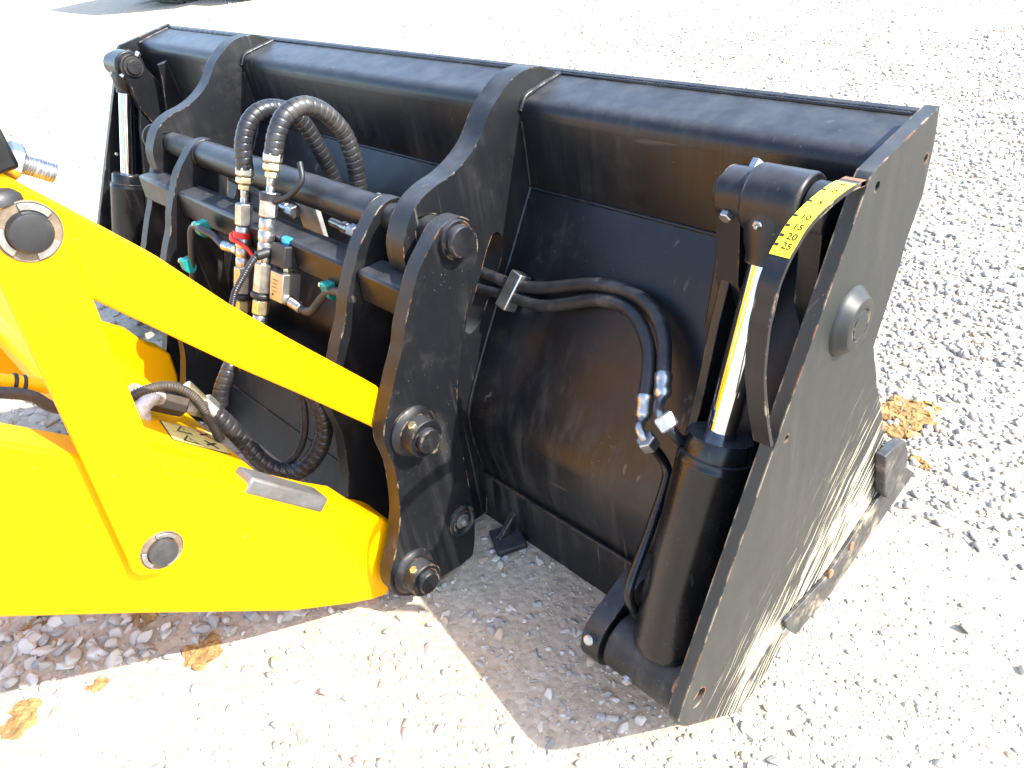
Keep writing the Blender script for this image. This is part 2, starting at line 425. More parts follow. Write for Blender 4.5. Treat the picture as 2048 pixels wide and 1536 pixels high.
# measured outlines in metres: YZ profiles and XYZ runs
D = {
  'plate': [(0.478,0.927),(0.485,0.875),(0.48,0.803),(0.449,0.746),(0.44,0.705),(0.419,0.65),(0.397,0.594),(0.422,0.543),(0.447,0.485),(0.474,0.442),(0.523,0.335),(0.551,0.151),(0.365,0.102),(0.212,0.128),(0.211,0.048),(0.148,0.025),(0.078,0.015),(-0.017,0.114),(-0.08,0.178),(-0.095,0.201),(-0.099,0.221),(-0.095,0.232),(0.282,0.886),(0.287,0.895),(0.295,0.902),(0.309,0.904)],
  'plate_holes': [(0.464,0.862),(0.315,0.877),(0.145,0.587),(-0.048,0.215)],
  'back': [(0.39,0.719),(0.331,0.629),(0.262,0.525),(0.204,0.437),(0.161,0.368),(0.138,0.321),(0.133,0.282),(0.134,0.24),(0.142,0.183),(0.15,0.132)],
  'hook_out': [(0.5,0.903),(0.475,0.919),(0.444,0.932),(0.415,0.934),(0.388,0.931),(0.361,0.921),(0.34,0.908),(0.32,0.895),(0.301,0.877),(0.285,0.857),(0.267,0.841),(0.245,0.827),(0.218,0.815),(0.189,0.807),(0.161,0.803),(0.134,0.795),(0.113,0.784),(0.094,0.767),(0.08,0.747),(0.069,0.726),(0.065,0.7),(0.066,0.677),(0.072,0.654)],
  'hook_slot': [(0.275,0.665),(0.288,0.665),(0.298,0.653),(0.297,0.632),(0.286,0.604),(0.263,0.57),(0.236,0.537),(0.211,0.503),(0.194,0.491),(0.177,0.488),(0.166,0.499),(0.172,0.512),(0.192,0.542),(0.217,0.58),(0.239,0.614),(0.255,0.64)],
  'link_l': [(0.136,0.767),(0.118,0.765),(0.102,0.758),(0.075,0.736),(0.046,0.709),(0.021,0.672),(-0.008,0.624),(-0.024,0.586),(-0.051,0.544),(-0.084,0.486),(-0.1,0.457),(-0.105,0.437),(-0.106,0.414),(-0.101,0.37),(-0.105,0.324),(-0.115,0.265),(-0.128,0.226),(-0.149,0.179),(-0.172,0.141),(-0.181,0.112),(-0.178,0.081),(-0.165,0.061),(-0.122,0.027),(-0.067,0.024),(0.009,0.015),(0.028,0.028),(0.048,0.107)],
  'link_r': [(0.054,0.233),(0.057,0.351),(0.073,0.44),(0.1,0.517),(0.126,0.58),(0.15,0.622),(0.168,0.665),(0.179,0.69),(0.182,0.72),(0.174,0.746),(0.158,0.762)],
  'pin': [(0.131,0.731)],
  'bosses': [(-0.045,0.419),(-0.124,0.103),(0.014,0.134)],
  'strip_w': [(0.531,0.17),(0.349,0.122),(0.199,0.147),(0.208,0.118),(0.249,0.057),(0.387,0.041),(0.49,0.06),(0.732,0.096),(0.626,0.2)],
  'lug': [(0.491,0.318),(0.535,0.311),(0.578,0.297),(0.612,0.249),(0.628,0.2),(0.558,0.163),(0.527,0.203)],
  'gauge': [(0.28,0.894),(0.242,0.899),(0.206,0.899),(0.169,0.895),(0.143,0.888),(0.125,0.877),(0.11,0.867),(0.091,0.843),(0.082,0.813),(0.076,0.793),(0.074,0.748),(0.076,0.719),(0.091,0.654),(0.108,0.599)],
  'pboss': [(0.287,0.697)],
  'boom': [(-0.78,0.562),(-0.713,0.502),(-0.574,0.369),(-0.358,0.157),(-0.252,0.073),(-0.21,0.043),(-0.17,0.023),(-0.14,0.059),(-0.117,0.117),(-0.11,0.192),(-0.125,0.217),(-0.155,0.249),(-0.182,0.303),(-0.225,0.346),(-0.348,0.483),(-0.446,0.583),(-0.528,0.67),(-0.596,0.74),(-0.656,0.801)],
  'tlink': [(-0.463,1.065),(-0.445,1.042),(-0.428,1.018),(-0.398,0.98),(-0.329,0.889),(-0.258,0.776),(-0.181,0.668),(-0.069,0.518),(-0.046,0.473),(-0.047,0.426),(-0.064,0.407),(-0.087,0.422),(-0.105,0.45),(-0.209,0.586),(-0.29,0.689),(-0.366,0.792),(-0.424,0.87),(-0.456,0.892),(-0.489,0.922),(-0.521,0.97)],
  'lever': [(-0.501,1.024),(-0.507,0.936),(-0.513,0.869),(-0.524,0.727),(-0.545,0.487),(-0.548,0.467),(-0.546,0.455),(-0.538,0.447),(-0.518,0.435),(-0.497,0.437),(-0.471,0.446),(-0.452,0.475),(-0.447,0.599),(-0.441,0.682),(-0.425,0.873),(-0.418,0.94),(-0.437,1.012)],
  'lpins': [(-0.454,0.979),(-0.5,0.472)],
  'hose1': [(0.449,0.254,0.604),(0.519,0.262,0.579),(0.582,0.264,0.574),(0.625,0.264,0.573),(0.699,0.272,0.587),(0.754,0.283,0.603),(0.81,0.289,0.62),(0.867,0.29,0.628),(0.917,0.284,0.626),(0.958,0.27,0.613),(0.991,0.245,0.591),(1.008,0.222,0.571),(1.021,0.202,0.556)],
  'hose2': [(0.465,0.233,0.572),(0.524,0.245,0.552),(0.579,0.25,0.552),(0.62,0.252,0.555),(0.7,0.254,0.558),(0.756,0.264,0.574),(0.81,0.273,0.595),(0.861,0.275,0.606),(0.906,0.269,0.604),(0.944,0.251,0.592),(0.972,0.229,0.573),(0.991,0.203,0.551),(1.004,0.175,0.523)],
  'pipe1': [(1.021,0.202,0.556),(1.037,0.177,0.536),(1.054,0.145,0.547),(1.07,0.125,0.552),(1.087,0.115,0.553),(1.103,0.114,0.538),(1.12,0.138,0.492)],
  'pipe2': [(1.004,0.175,0.523),(1.014,0.156,0.495),(1.023,0.134,0.499),(1.033,0.127,0.493),(1.042,0.13,0.479),(1.052,0.145,0.448),(1.062,0.151,0.42),(1.071,0.137,0.402),(1.081,0.08,0.346),(1.09,0.009,0.272),(1.1,0.011,0.215)],
  'archA': [(0.03,0.066,0.776),(0.03,0.073,0.805),(0.03,0.082,0.829),(0.03,0.103,0.859),(0.03,0.129,0.875),(0.03,0.158,0.878),(0.03,0.186,0.87),(0.03,0.212,0.852),(0.03,0.234,0.819),(0.03,0.253,0.756),(0.03,0.265,0.705),(0.03,0.265,0.662),(0.03,0.252,0.61)],
  'archB': [(0.15,0.082,0.82),(0.15,0.092,0.838),(0.15,0.102,0.855),(0.15,0.125,0.88),(0.15,0.149,0.89),(0.15,0.171,0.892),(0.15,0.193,0.886),(0.15,0.223,0.863),(0.15,0.253,0.816),(0.15,0.262,0.766),(0.15,0.261,0.715),(0.15,0.253,0.671),(0.15,0.234,0.618)],
  'colA': [(0.03,0.066,0.776),(0.03,-0.028,0.55),(0.03,-0.067,0.437),(0.03,-0.095,0.34)],
  'colB': [(0.15,0.082,0.82),(0.15,-0.044,0.543),(0.15,-0.073,0.483),(0.15,-0.108,0.396)],
  'valve': [(0.2,0.026,0.659),(0.2,0.016,0.62),(0.2,-0.009,0.573),(0.2,0.013,0.516)],
  'loop': [(0.27,-0.263,0.435),(0.28,-0.25,0.395),(0.29,-0.235,0.343),(0.31,-0.224,0.291),(0.33,-0.199,0.256),(0.35,-0.164,0.251),(0.365,-0.126,0.279),(0.37,-0.1,0.319),(0.37,-0.09,0.36),(0.36,-0.089,0.407),(0.35,-0.096,0.47),(0.34,-0.104,0.531)],
  'loop2': [(0.05,-0.186,0.301),(0.05,-0.17,0.335),(0.05,-0.141,0.368),(0.04,-0.098,0.402),(0.03,-0.067,0.437)],
  'loop3': [(0.31,-0.191,0.257),(0.32,-0.166,0.264),(0.33,-0.14,0.291),(0.33,-0.117,0.332),(0.33,-0.103,0.389),(0.33,-0.088,0.457)],
  'conduit2': [(0.32,-0.393,0.571),(0.32,-0.376,0.572),(0.32,-0.35,0.567),(0.32,-0.33,0.558),(0.32,-0.309,0.537),(0.32,-0.295,0.508),(0.32,-0.289,0.477),(0.32,-0.29,0.463),(0.32,-0.286,0.439),(0.32,-0.285,0.4)],
  'conduit1': [(0.17,-0.031,0.648),(0.17,-0.05,0.636),(0.17,-0.07,0.62),(0.17,-0.096,0.599),(0.17,-0.112,0.577),(0.17,-0.123,0.553),(0.17,-0.119,0.514)],
  'thin1': [(0.0,-0.009,0.613),(-0.04,-0.014,0.614),(-0.08,-0.011,0.625),(-0.12,-0.017,0.633),(-0.17,-0.013,0.63),(-0.185,-0.021,0.617),(-0.19,-0.036,0.572),(-0.2,-0.058,0.497),(-0.2,-0.086,0.426)],
  'thin2': [(0.22,-0.02,0.557),(0.25,-0.018,0.553),(0.28,-0.015,0.544),(0.31,-0.012,0.555),(0.33,0.001,0.578),(0.36,0.007,0.602),(0.39,0.01,0.612),(0.43,0.006,0.618),(0.46,0.002,0.618)],
  'teal': [(-0.15,-0.006,0.625),(0.36,0.015,0.603),(-0.2,-0.054,0.537)],
  'pipes': [(0.3,-0.384,0.573),(0.3,-0.34,0.524),(0.28,-0.266,0.441),(0.33,-0.396,0.522),(0.33,-0.387,0.549),(0.32,-0.365,0.552),(0.31,-0.349,0.54)],
  'pipeL': [(0.25,-0.578,0.692),(0.25,-0.545,0.668),(0.25,-0.51,0.641),(0.25,-0.462,0.602)],
  'hoseL': [(0.28,-0.588,0.687),(0.28,-0.555,0.664),(0.28,-0.532,0.647),(0.28,-0.516,0.63),(0.28,-0.504,0.604),(0.28,-0.481,0.581)],
  'block': [(0.55,-0.347,0.477),(0.55,-0.333,0.472),(0.55,-0.225,0.339),(0.55,-0.234,0.33),(0.55,-0.351,0.461)],
  'stud': [(0.58,-0.452,1.069),(0.58,-0.434,1.055),(0.58,-0.42,1.044),(0.58,-0.396,1.025)],
  'clods': [(1.136,1.012,0.0),(1.175,1.004,0.0),(1.154,0.942,0.0),(1.241,0.884,0.0),(0.37,-0.499,0.0),(0.384,-0.472,0.0),(0.22,-0.826,0.0),(0.008,-0.729,0.0),(0.271,-0.689,0.0),(1.176,1.09,0.0),(0.176,-0.555,0.0)],
  'foot': [(0.578,0.081,0.01),(0.651,0.057,0.01),(0.7,0.105,0.01),(0.649,0.108,0.01)],
  'lbracket': [(0.59,-0.437,1.027),(0.59,-0.447,1.051)],
  'decal': [(0.317,-0.368,0.501),(0.253,-0.273,0.373),(0.386,-0.295,0.402),(0.424,-0.383,0.519)],
  'graytag': [(0.2,0.096,0.69),(0.3,0.114,0.677),(0.2,0.107,0.645)],
  'rib': [(0.279,0.76),(0.238,0.662),(0.209,0.57),(0.183,0.497),(0.15,0.404),(0.107,0.322)],
  'stub': [(0.025,0.667),(0.101,0.589),(0.043,0.517),(-0.009,0.568)],
  'xm': [(-0.272,0.372),(-0.534,0.624),(-0.43,0.514)],
  'xmtest': [(0.203,-0.245,0.337),(0.385,-0.404,0.548),(0.622,-0.452,0.613),(-0.361,-0.24,0.33)],
  'manifold': [(0.043,0.17,0.662),(0.131,0.17,0.664),(0.08,0.17,0.578),(-0.024,0.17,0.567)],
  'fit2': [(-0.018,0.15,0.646),(0.046,0.15,0.641),(0.236,0.15,0.653),(0.294,0.15,0.65)],
  'beak_in': [(0.085,0.647),(0.101,0.651),(0.116,0.663),(0.133,0.69),(0.146,0.713)],
  'flecks': [(0.297,0.735),(0.259,0.677)],
}
# ================================================================== GROUND
GW = NT('gravel_yard')
bigp = GW.ramp(GW.noise(.55, 4, .6), .35, .68)
mid = GW.ramp(GW.noise(9, 6, .65), .3, .7)
gc = GW.mix(bigp, (.46, .385, .285), (.46, .41, .335))
gc = GW.mix(mid, tuple(c for c in (.42, .35, .255)), gc)
vo = GW.n('ShaderNodeTexVoronoi'); GW.t.links.new(GW.co, vo.inputs['Vector']); vo.inputs['Scale'].default_value = 62
rc = GW.n('ShaderNodeSeparateColor'); GW.t.links.new(vo.outputs['Color'], rc.inputs[0])
cell = GW.ramp(rc.outputs[0], 0, 1, .84, 1.12)
mul = GW.n('ShaderNodeMix', data_type='RGBA', blend_type='MULTIPLY'); mul.inputs['Factor'].default_value = .8
GW.t.links.new(gc, mul.inputs[6])
cc = GW.n('ShaderNodeCombineColor')
for i in range(3): GW.t.links.new(cell, cc.inputs[i])
GW.t.links.new(cc.outputs[0], mul.inputs[7])
hgt = GW.math('ADD', GW.math('MULTIPLY', GW.noise(48, 6, .7), .8), GW.math('MULTIPLY', GW.ramp(vo.outputs['Distance'], .0, .7, 1, 0), .5))
GW.bump(hgt, .5, .008)
M['ground'] = GW.out(Base_Color=mul.outputs[2], Roughness=.92, Specular_IOR_Level=.25)

def gh(x, y):
    d = math.hypot(x - .8, y)
    near = min(1.0, max(0.0, (d - .3) / 1.5))
    return (noise.noise(Vector((x * 1.1, y * 1.1, 3))) * .012 + noise.noise(Vector((x * 5, y * 5, 9))) * .006) * (.35 + .65 * near) - .004

def make_ground():
    V, F = [], []
    n = 150
    # fine patch round the bucket, then a wide skirt reaching the horizon
    xs = np.concatenate([[-300, -120, -50], np.linspace(-22, -4.2, 34), np.linspace(-4, 4, n), np.linspace(4.3, 12, 14), [40, 120, 300]])
    ys = np.concatenate([[-300, -100, -30, -8], np.linspace(-3, 3, n), np.linspace(3.1, 14, 40), [30, 120, 300]])
    for y in ys:
        for x in xs:
            V.append((x, y, gh(x, y)))
    w = len(xs)
    for j in range(len(ys) - 1):
        for i in range(w - 1):
            a = j * w + i
            F.append((a, a + 1, a + w + 1, a + w))
    o = mobj('ground', V, F, 'ground', None, 180)
    o['kind'] = 'structure'
    return o
ground = make_ground()

# loose stones: one mass, sizes 6 to 45 mm, each an angular lump pressed into the surface
SM = NT('limestone_gravel')
geo = SM.n('ShaderNodeNewGeometry')
rnd = geo.outputs['Random Per Island']
stc = SM.mix(SM.ramp(rnd, 0, 1), (.31, .285, .25), (.56, .515, .45))
rn2 = SM.math('FRACT', SM.math('MULTIPLY', rnd, 17.3))
stc = SM.mix(SM.ramp(rn2, .90, .94, 0, .8), stc, (.42, .30, .18))
stc = SM.mix(SM.ramp(rn2, .10, .05, 0, .8), stc, (.25, .25, .26))
stc = SM.mix(SM.math('MULTIPLY', SM.ramp(SM.noise(50, 4, .6), .4, .7), .35), stc, (.42, .38, .32))
SM.bump(SM.noise(180, 4, .65), .35, .002)
M['stone'] = SM.out(Base_Color=stc, Roughness=.85, Specular_IOR_Level=.25)

def base_shapes(sub, count):
    import bmesh
    out = []
    for k_ in range(count):
        bm = bmesh.new()
        bmesh.ops.create_icosphere(bm, subdivisions=sub, radius=1)
        bm.verts.ensure_lookup_table()
        r_ = np.random.default_rng(100 + k_ + 50 * sub)
        V = np.array([v.co[:] for v in bm.verts])
        # cut by random planes to make flat broken faces
        for _ in range(9 if sub > 1 else 11):
            nn = r_.normal(size=3); nn /= np.linalg.norm(nn)
            h = r_.uniform(.30, .62) if sub > 1 else r_.uniform(.38, .78)
            dd = V @ nn
            V = V - np.outer(np.maximum(0, dd - h), nn)
        V *= (1 + r_.normal(0, .03 if sub < 2 else .006, size=(len(V), 1))) * (1 if sub < 2 else 1.5)
        V *= np.array([1.0, r_.uniform(.65, .95), r_.uniform(.45, .7)])
        F = np.array([[v.index for v in f.verts] for f in bm.faces])
        bm.free()
        out.append((V, F))
    return out

def scatter(name, pts, sizes, shapes, mat, label, cat):
    Vs, Fs, off = [], [], 0
    idx = rng.integers(0, len(shapes), len(pts))
    for k_, (SV, SF) in enumerate(shapes):
        m = np.nonzero(idx == k_)[0]
        if not len(m): continue
        a = rng.uniform(0, 2 * np.pi, len(m)); ti = rng.normal(0, .28, (len(m), 2))
        ca, sa = np.cos(a), np.sin(a)
        V = SV[None] * sizes[m][:, None, None]
        z = V[..., 2] + V[..., 0] * ti[:, :1] + V[..., 1] * ti[:, 1:]
        x = V[..., 0] * ca[:, None] - V[..., 1] * sa[:, None]
        y = V[..., 0] * sa[:, None] + V[..., 1] * ca[:, None]
        W = np.stack([x + pts[m][:, :1], y + pts[m][:, 1:2], z + pts[m][:, 2:3]], -1)
        nv = len(SV)
        F = SF[None] + (np.arange(len(m)) * nv)[:, None, None] + off
        Vs.append(W.reshape(-1, 3)); Fs.append(F.reshape(-1, 3)); off += nv * len(m)
    V = np.concatenate(Vs); F = np.concatenate(Fs)
    me = bpy.data.meshes.new(name)
    me.vertices.add(len(V)); me.vertices.foreach_set('co', V.astype(np.float32).ravel())
    me.loops.add(F.size); me.loops.foreach_set('vertex_index', F.astype(np.int32).ravel())
    me.polygons.add(len(F)); me.polygons.foreach_set('loop_start', np.arange(0, F.size, 3, dtype=np.int32))
    me.polygons.foreach_set('loop_total', np.full(len(F), 3, dtype=np.int32))
    me.update(calc_edges=True)
    me.materials.append(M[mat])
    o = bpy.data.objects.new(name, me); COL.objects.link(o)
    o['kind'] = 'stuff'
    return tag(o, label, cat)

def zone_density(x, y):
    """1 = loose gravel, 0 = packed fines."""
    n_ = noise.noise(Vector((x * 1.3, y * 1.3, 1.7))) * .5 + .5
    v = .35 + .75 * n_
    # packed, trodden fines just behind the right half of the bucket
    v *= 1 - .72 * math.exp(-((x - 1.0) ** 2 / .16 + (y + .15) ** 2 / .09))
    # deep loose stone under the loader arms
    if x < .52 + (y + .25) * .58: v += 1.1 * math.exp(-((x - .15) ** 2 / .20 + (y + .55) ** 2 / .20))
    elif y < .05: v *= .85
    v += .7 * math.exp(-((x + .6) ** 2 / .5 + (y + .3) ** 2 / .3))
    return v

def sample(n, smin, smax, rmax, thr, power=1.9, rmin=.25):
    P, S = [], []
    cx, cy = 1.4, -.5
    r = rmin * (rmax / rmin) ** rng.random(n) if rmin > 0 else None
    th = rng.uniform(math.radians(-25), math.radians(245), n)
    s = smin * (1 - rng.random(n) * (1 - (smin / smax) ** power)) ** (-1 / power)
    for i in range(n):
        if s[i] / r[i] < thr: continue
        x, y = cx + r[i] * math.cos(th[i]), cy + r[i] * math.sin(th[i])
        if rng.random() > zone_density(x, y): continue
        if .16 < y < .55 and -1.2 < x < 1.22: continue      # under the bucket
        P.append((x, y, gh(x, y) + s[i] * rng.uniform(-.18, .22))); S.append(s[i])
    return np.array(P), np.array(S)

P_, S_ = sample(150000, .0026, .019, 24, .0011, 2.5)
# coarser top layer over the open yard, thinner on the packed wheel tracks
n_f = 330000
r_f = 1.2 * (14 / 1.2) ** rng.random(n_f)
t_f = rng.uniform(math.radians(68), math.radians(212), n_f)
s_f = .004 + .012 * rng.random(n_f) ** 1.7
Pf, Sf = [], []
for r_i, t_i, s_i in zip(r_f, t_f, s_f):
    if s_i / r_i < .0012: continue
    x, y = 1.4 + r_i * math.cos(t_i), -.5 + r_i * math.sin(t_i)
    if .10 < y < .62 and -1.24 < x < 1.24: continue
    tr = noise.noise(Vector((x * .5, y * .9, 5.1))) * .5 + noise.noise(Vector((x * 2.1, y * 2.1, 8))) * .3
    if rng.random() > (.56 + tr * 1.6) * min(1.0, (r_i - 1.1) / 1.1): continue
    if x < 1.25 and y < .1: continue
    Pf.append((x, y, gh(x, y) + s_i * rng.uniform(-.15, .25))); Sf.append(s_i)
def octa(count):
    out = []
    for k_ in range(count):
        r_ = np.random.default_rng(900 + k_)
        V = np.array([(1, 0, 0), (-1, 0, 0), (0, 1, 0), (0, -1, 0), (0, 0, 1), (0, 0, -1)], float)
        V = V + r_.normal(0, .22, V.shape)
        V *= np.array([1.05, r_.uniform(.75, 1.0), r_.uniform(.5, .8)])
        F = np.array([(0, 2, 4), (2, 1, 4), (1, 3, 4), (3, 0, 4), (2, 0, 5), (1, 2, 5), (3, 1, 5), (0, 3, 5)])
        out.append((V, F))
    return out
scatter('loose_gravel', np.array(Pf), np.array(Sf), octa(16), 'stone', 'loose angular gravel lying over the open yard beyond the bucket', 'gravel')
STONES = (len(P_), len(Pf))
scatter('gravel', P_, S_, base_shapes(1, 12), 'stone', 'pale grey limestone gravel spread over the yard', 'gravel')
P2_, S2_ = [], []
for i in range(1500):      # coarse stones lying loose between the loader arms and beyond the left end plate
    if i % 2: x, y = rng.normal(.12, .32), rng.normal(-.62, .28)
    else: x, y = rng.normal(-.55, .45), rng.normal(-.35, .28)
    s = rng.uniform(.009, .021)
    if x > .52 + (y + .25) * .58 - .03: continue      # keeps to the shade side of the boom
    P2_.append((x, y, gh(x, y) + s * rng.uniform(-.1, .35))); S2_.append(s)
scatter('coarse_gravel', np.array(P2_), np.array(S2_), base_shapes(3, 10), 'stone', 'coarse grey broken stone under the yellow loader arms', 'gravel')

P3_, S3_ = [], []
for i in range(420):       # flat broken pieces trodden into the packed fines
    x, y = rng.normal(.95, .42), rng.normal(-.28, .28)
    if y > .12: continue
    s = rng.uniform(.0055, .0145)
    P3_.append((x, y, gh(x, y) - s * rng.uniform(.05, .3))); S3_.append(s)
scatter('trodden_stones', np.array(P3_), np.array(S3_), base_shapes(3, 10), 'stone', 'flat grey stones trodden into the packed dirt behind the bucket', 'gravel')

# ================================================================== BUCKET
bucket = thing('loader_bucket', 'wide black multi-purpose loader bucket standing on the gravel', 'bucket', (0, .3, 0))
PO = D['plate']
prof = [(.501, .906)] + [tuple(p) for p in smoothpoly(D['back'], 5)]
bp = prof + [(a + .018, b - .006) for a, b in reversed(prof)]
prism('back_plate', [bp], -1.233, 1.241, 'black', bucket, 0, 40)
seam = D['back'][-1]
prism('lower_blade', [[(seam[0] - .008, seam[1] + .004), (seam[0] - .012, -.03), (seam[0] + .03, -.03), (seam[0] + .022, seam[1] + .004)]], -1.231, 1.12, 'dusty', bucket, .002)
# welded torsion box along the top with a rolled rear corner
c_, d_, e_ = (.386, .884), D['back'][0], (.499, .9035)
bx = [e_] + smoothpoly([(.425, .8915), (.402, .886), (.389, .874), (.3845, .856)], 4) + [(.389, .73), (d_[0], d_[1] - .004), (.43, .735), (.507, .895)]
prism('torsion_box', [bx], -1.233, 1.241, 'black', bucket, 0, 40)
prism('top_lip', [[(.499, .900), (.5015, .9095), (.513, .9115), (.517, .902)]], -1.233, 1.241, 'black', bucket, .002)
def bead(name, P, r, parent, mat='weld'):
    Q = resample(P, .004)
    V, F = rings(Q, lambda s: r * (1 + .16 * math.sin(s * 700) + .1 * math.sin(s * 173)), 8)
    return mobj(name, V, F, mat, parent, 60)
bead('weld', [(-1.2, .501, .9045), (0, .5005, .9045), (1.22, .501, .9045)], .0035, bucket)
bead('weld', [(-1.2, d_[0] - .002, d_[1] - .002), (0, d_[0] - .002, d_[1] - .002), (1.08, d_[0] - .002, d_[1] - .002)], .003, bucket)
bead('weld', [(-1.2, seam[0] - .008, seam[1] + .006), (0, seam[0] - .008, seam[1] + .006), (1.05, seam[0] - .008, seam[1] + .006)], .004, bucket, 'rustweld')

def circ(c, r, n=20): return arc(c, r, 0, 360 - 360 / n, n - 1)
hs = D['plate_holes']
for sgn in (1, -1):
    x0, x1 = (1.242, 1.262) if sgn > 0 else (-1.254, -1.234)
    oy, oz = (0, 0) if sgn > 0 else (.034, -.012)
    holes = [circ((hs[k_][0] + oy, hs[k_][1] + oz), r_) for k_, r_ in enumerate((.0065, .0065, .0055, .017))]
    ep = prism('end_plate', [[(a + oy, b_ + oz) for a, b_ in PO]] + holes, x0, x1, 'plate' if sgn > 0 else 'black', bucket, .0025, 35,
               label='scratched end plate worn to bare metal along its lower edge' if sgn > 0 else None)
    rod('pivot_pin', (1.225 * sgn, hs[3][0], hs[3][1]), (1.254 * sgn, hs[3][0], hs[3][1]), .0168, 'rust', ep)
    pb = D['pboss'][0]
    lathe('pivot_boss', (1.259 * sgn, *pb), (1.3 * sgn, *pb), [(0, .051), (.004, .0505), (.009, .047), (.015, .041), (.0205, .038), (.0215, .0365), (.0215, .0235), (.0195, .0228), (.0195, .0212), (.0217, .0205), (.0217, .0005)], 'plate' if sgn > 0 else 'black', ep, 48)
    if sgn > 0:
        prism('wear_strip', [D['strip_w']], 1.262, 1.270, 'wornblack', ep, .0015)
        prism('cutting_edge_lug', [D['lug']], 1.262, 1.282, 'wornblack', ep, .003)
        hk = D['strip_w']
        for t in (.28, .52):
            by, bz = (hk[0][0] * (1 - t) + hk[2][0] * t), (hk[0][1] * (1 - t) + hk[2][1] * t) - .035
            rod('bolt', (1.268, by, bz), (1.274, by, bz), .009, 'rust', ep)
        # weld round the end of the torsion box
        bead('weld', [(1.229, .50, .903), (1.229, .43, .892), (1.229, .395, .882)], .003, bucket)
    else:
        bead('weld', [(-1.229, .50, .904), (-1.229, .43, .893), (-1.229, .39, .883)], .004, bucket)

# hook plates that the hitch tube drops into
pin = D['pin'][0]
bk = [tuple(p) for p in smoothpoly(D['back'], 3)]
hook = [tuple(p) for p in smoothpoly(D['hook_out'], 3)]
hook = hook[:-2] + [tuple(p) for p in D['beak_in']] + arc(pin, .0305, 205, 2, 14) + [(.165, .70), (.155, .62), (.12, .5), (.085, .38), (.06, .28), (.045, .18), (.04, .09), (.07, .03), (.13, .022)]
hook += [(a + .006, b) for a, b in reversed(bk)] + [(.505, .893)]
for x0, x1 in ((.517, .568), (-.568, -.517)):
    hp = prism('hook_plate', [hook, D['hook_slot']], x0, x1, 'link', bucket, .003, 35)
    for xe in ((x1 + .001, x0 - .001)):
        bead('weld', [(xe, .500, .9045), (xe, .43, .895), (xe, .400, .888), (xe, .3855, .868)], .0055, hp)
        bead('weld', [(xe, .386, .85), (xe, .388, .79), (xe, d_[0] - .001, d_[1] + .005)], .004, hp)
        bead('weld', [(xe, a - .001, b) for a, b in bk[::2]], .005, hp)

# bent gauge strip with the opening scale
GP = [tuple(p) for p in smoothpoly(D['gauge'], 6)]
def strip(name, P, x0, x1, t0, t1, mat, parent, bevel=0):
    V, F = [], []
    N = len(P)
    for j, p in enumerate(P):
        q0, q1 = P[max(j - 1, 0)], P[min(j + 1, N - 1)]
        ty, tz = q1[0] - q0[0], q1[1] - q0[1]
        L = math.hypot(ty, tz); ny, nz = tz / L, -ty / L
        if ny > 0.0 and False: ny, nz = -ny, -nz
        for x in (x0, x1):
            for t in (t0, t1):
                V.append((x, p[0] + ny * t, p[1] + nz * t))
    for j in range(N - 1):
        a, b = j * 4, j * 4 + 4
        F += [(a, a + 1, b + 1, b), (a + 2, b + 2, b + 3, a + 3), (a, b, b + 2, a + 2), (a + 1, a + 3, b + 3, b + 1)]
    F += [(0, 2, 3, 1), ((N - 1) * 4, (N - 1) * 4 + 1, (N - 1) * 4 + 3, (N - 1) * 4 + 2)]
    return mobj(name, V, F, mat, parent, 40, bevel)
g0 = GP[len(GP) // 2]
gs = strip('gauge_strip', GP, 1.2360, 1.2612, -.003, .003, 'black', bucket)
gs['label'] = 'bent flat bar carrying a yellow scale sticker numbered 0 to 25'
gl = strip('gauge_strip_return', [(p[0] + .0, p[1]) for p in GP[:3]], 1.2360, 1.2612, -.0036, .0036, 'rust', gs)
def at_gauge(y_px_index):
    return GP[int(round(y_px_index * 6))]
def gframe(f):
    j = int(f * 6); j = max(1, min(j, len(GP) - 2)); t = f * 6 - j
    p = np.array(GP[j]) * (1 - t) + np.array(GP[j + 1]) * t
    d = np.array(GP[j - 1]) - np.array(GP[j + 1]); d /= np.linalg.norm(d)   # up the strip
    return p, d
SIDE = -1.0   # outward side of the strip (towards the camera side, rearwards and up)
mid_t = np.array(GP[30]) - np.array(GP[28]); nrm = np.array((mid_t[1], -mid_t[0])); nrm /= np.linalg.norm(nrm)
OUT = 1.0 if nrm[0] < 0 else -1.0
strip('scale_sticker', GP[4:37], 1.2364, 1.2605, OUT * .0031, OUT * .0038, 'sticker', gs)
for s_, f in (('cm', .95), ('0', 1.6), ('5', 2.45), ('10', 3.4), ('15', 4.05), ('20', 4.65), ('25', 5.35)):
    p, up = gframe(f)
    n2 = np.array((-up[1], up[0])); 
    if n2[0] * nrm[0] * OUT + n2[1] * nrm[1] * OUT < 0: n2 = -n2
    X, U, N = Vector((1, 0, 0)), Vector((0, up[0], up[1])), Vector((0, n2[0], n2[1]))
    o_ = Vector((1.2512, p[0] + n2[0] * .0042, p[1] + n2[1] * .0042))
    mt = Matrix(((X.x, U.x, N.x, o_.x), (X.y, U.y, N.y, o_.y), (X.z, U.z, N.z, o_.z), (0, 0, 0, 1)))
    text('scale_number', s_, .0122 if s_ != 'cm' else .0075, mt, 'ink', gs)
    if s_ != 'cm':
        tk = Vector((1.2392, p[0] + n2[0] * .0041, p[1] + n2[1] * .0041))
        box('tick_mark', tk, (.0045, .0034, .0006), 'ink', gs, Matrix((X, U, N)).transposed(), 0)

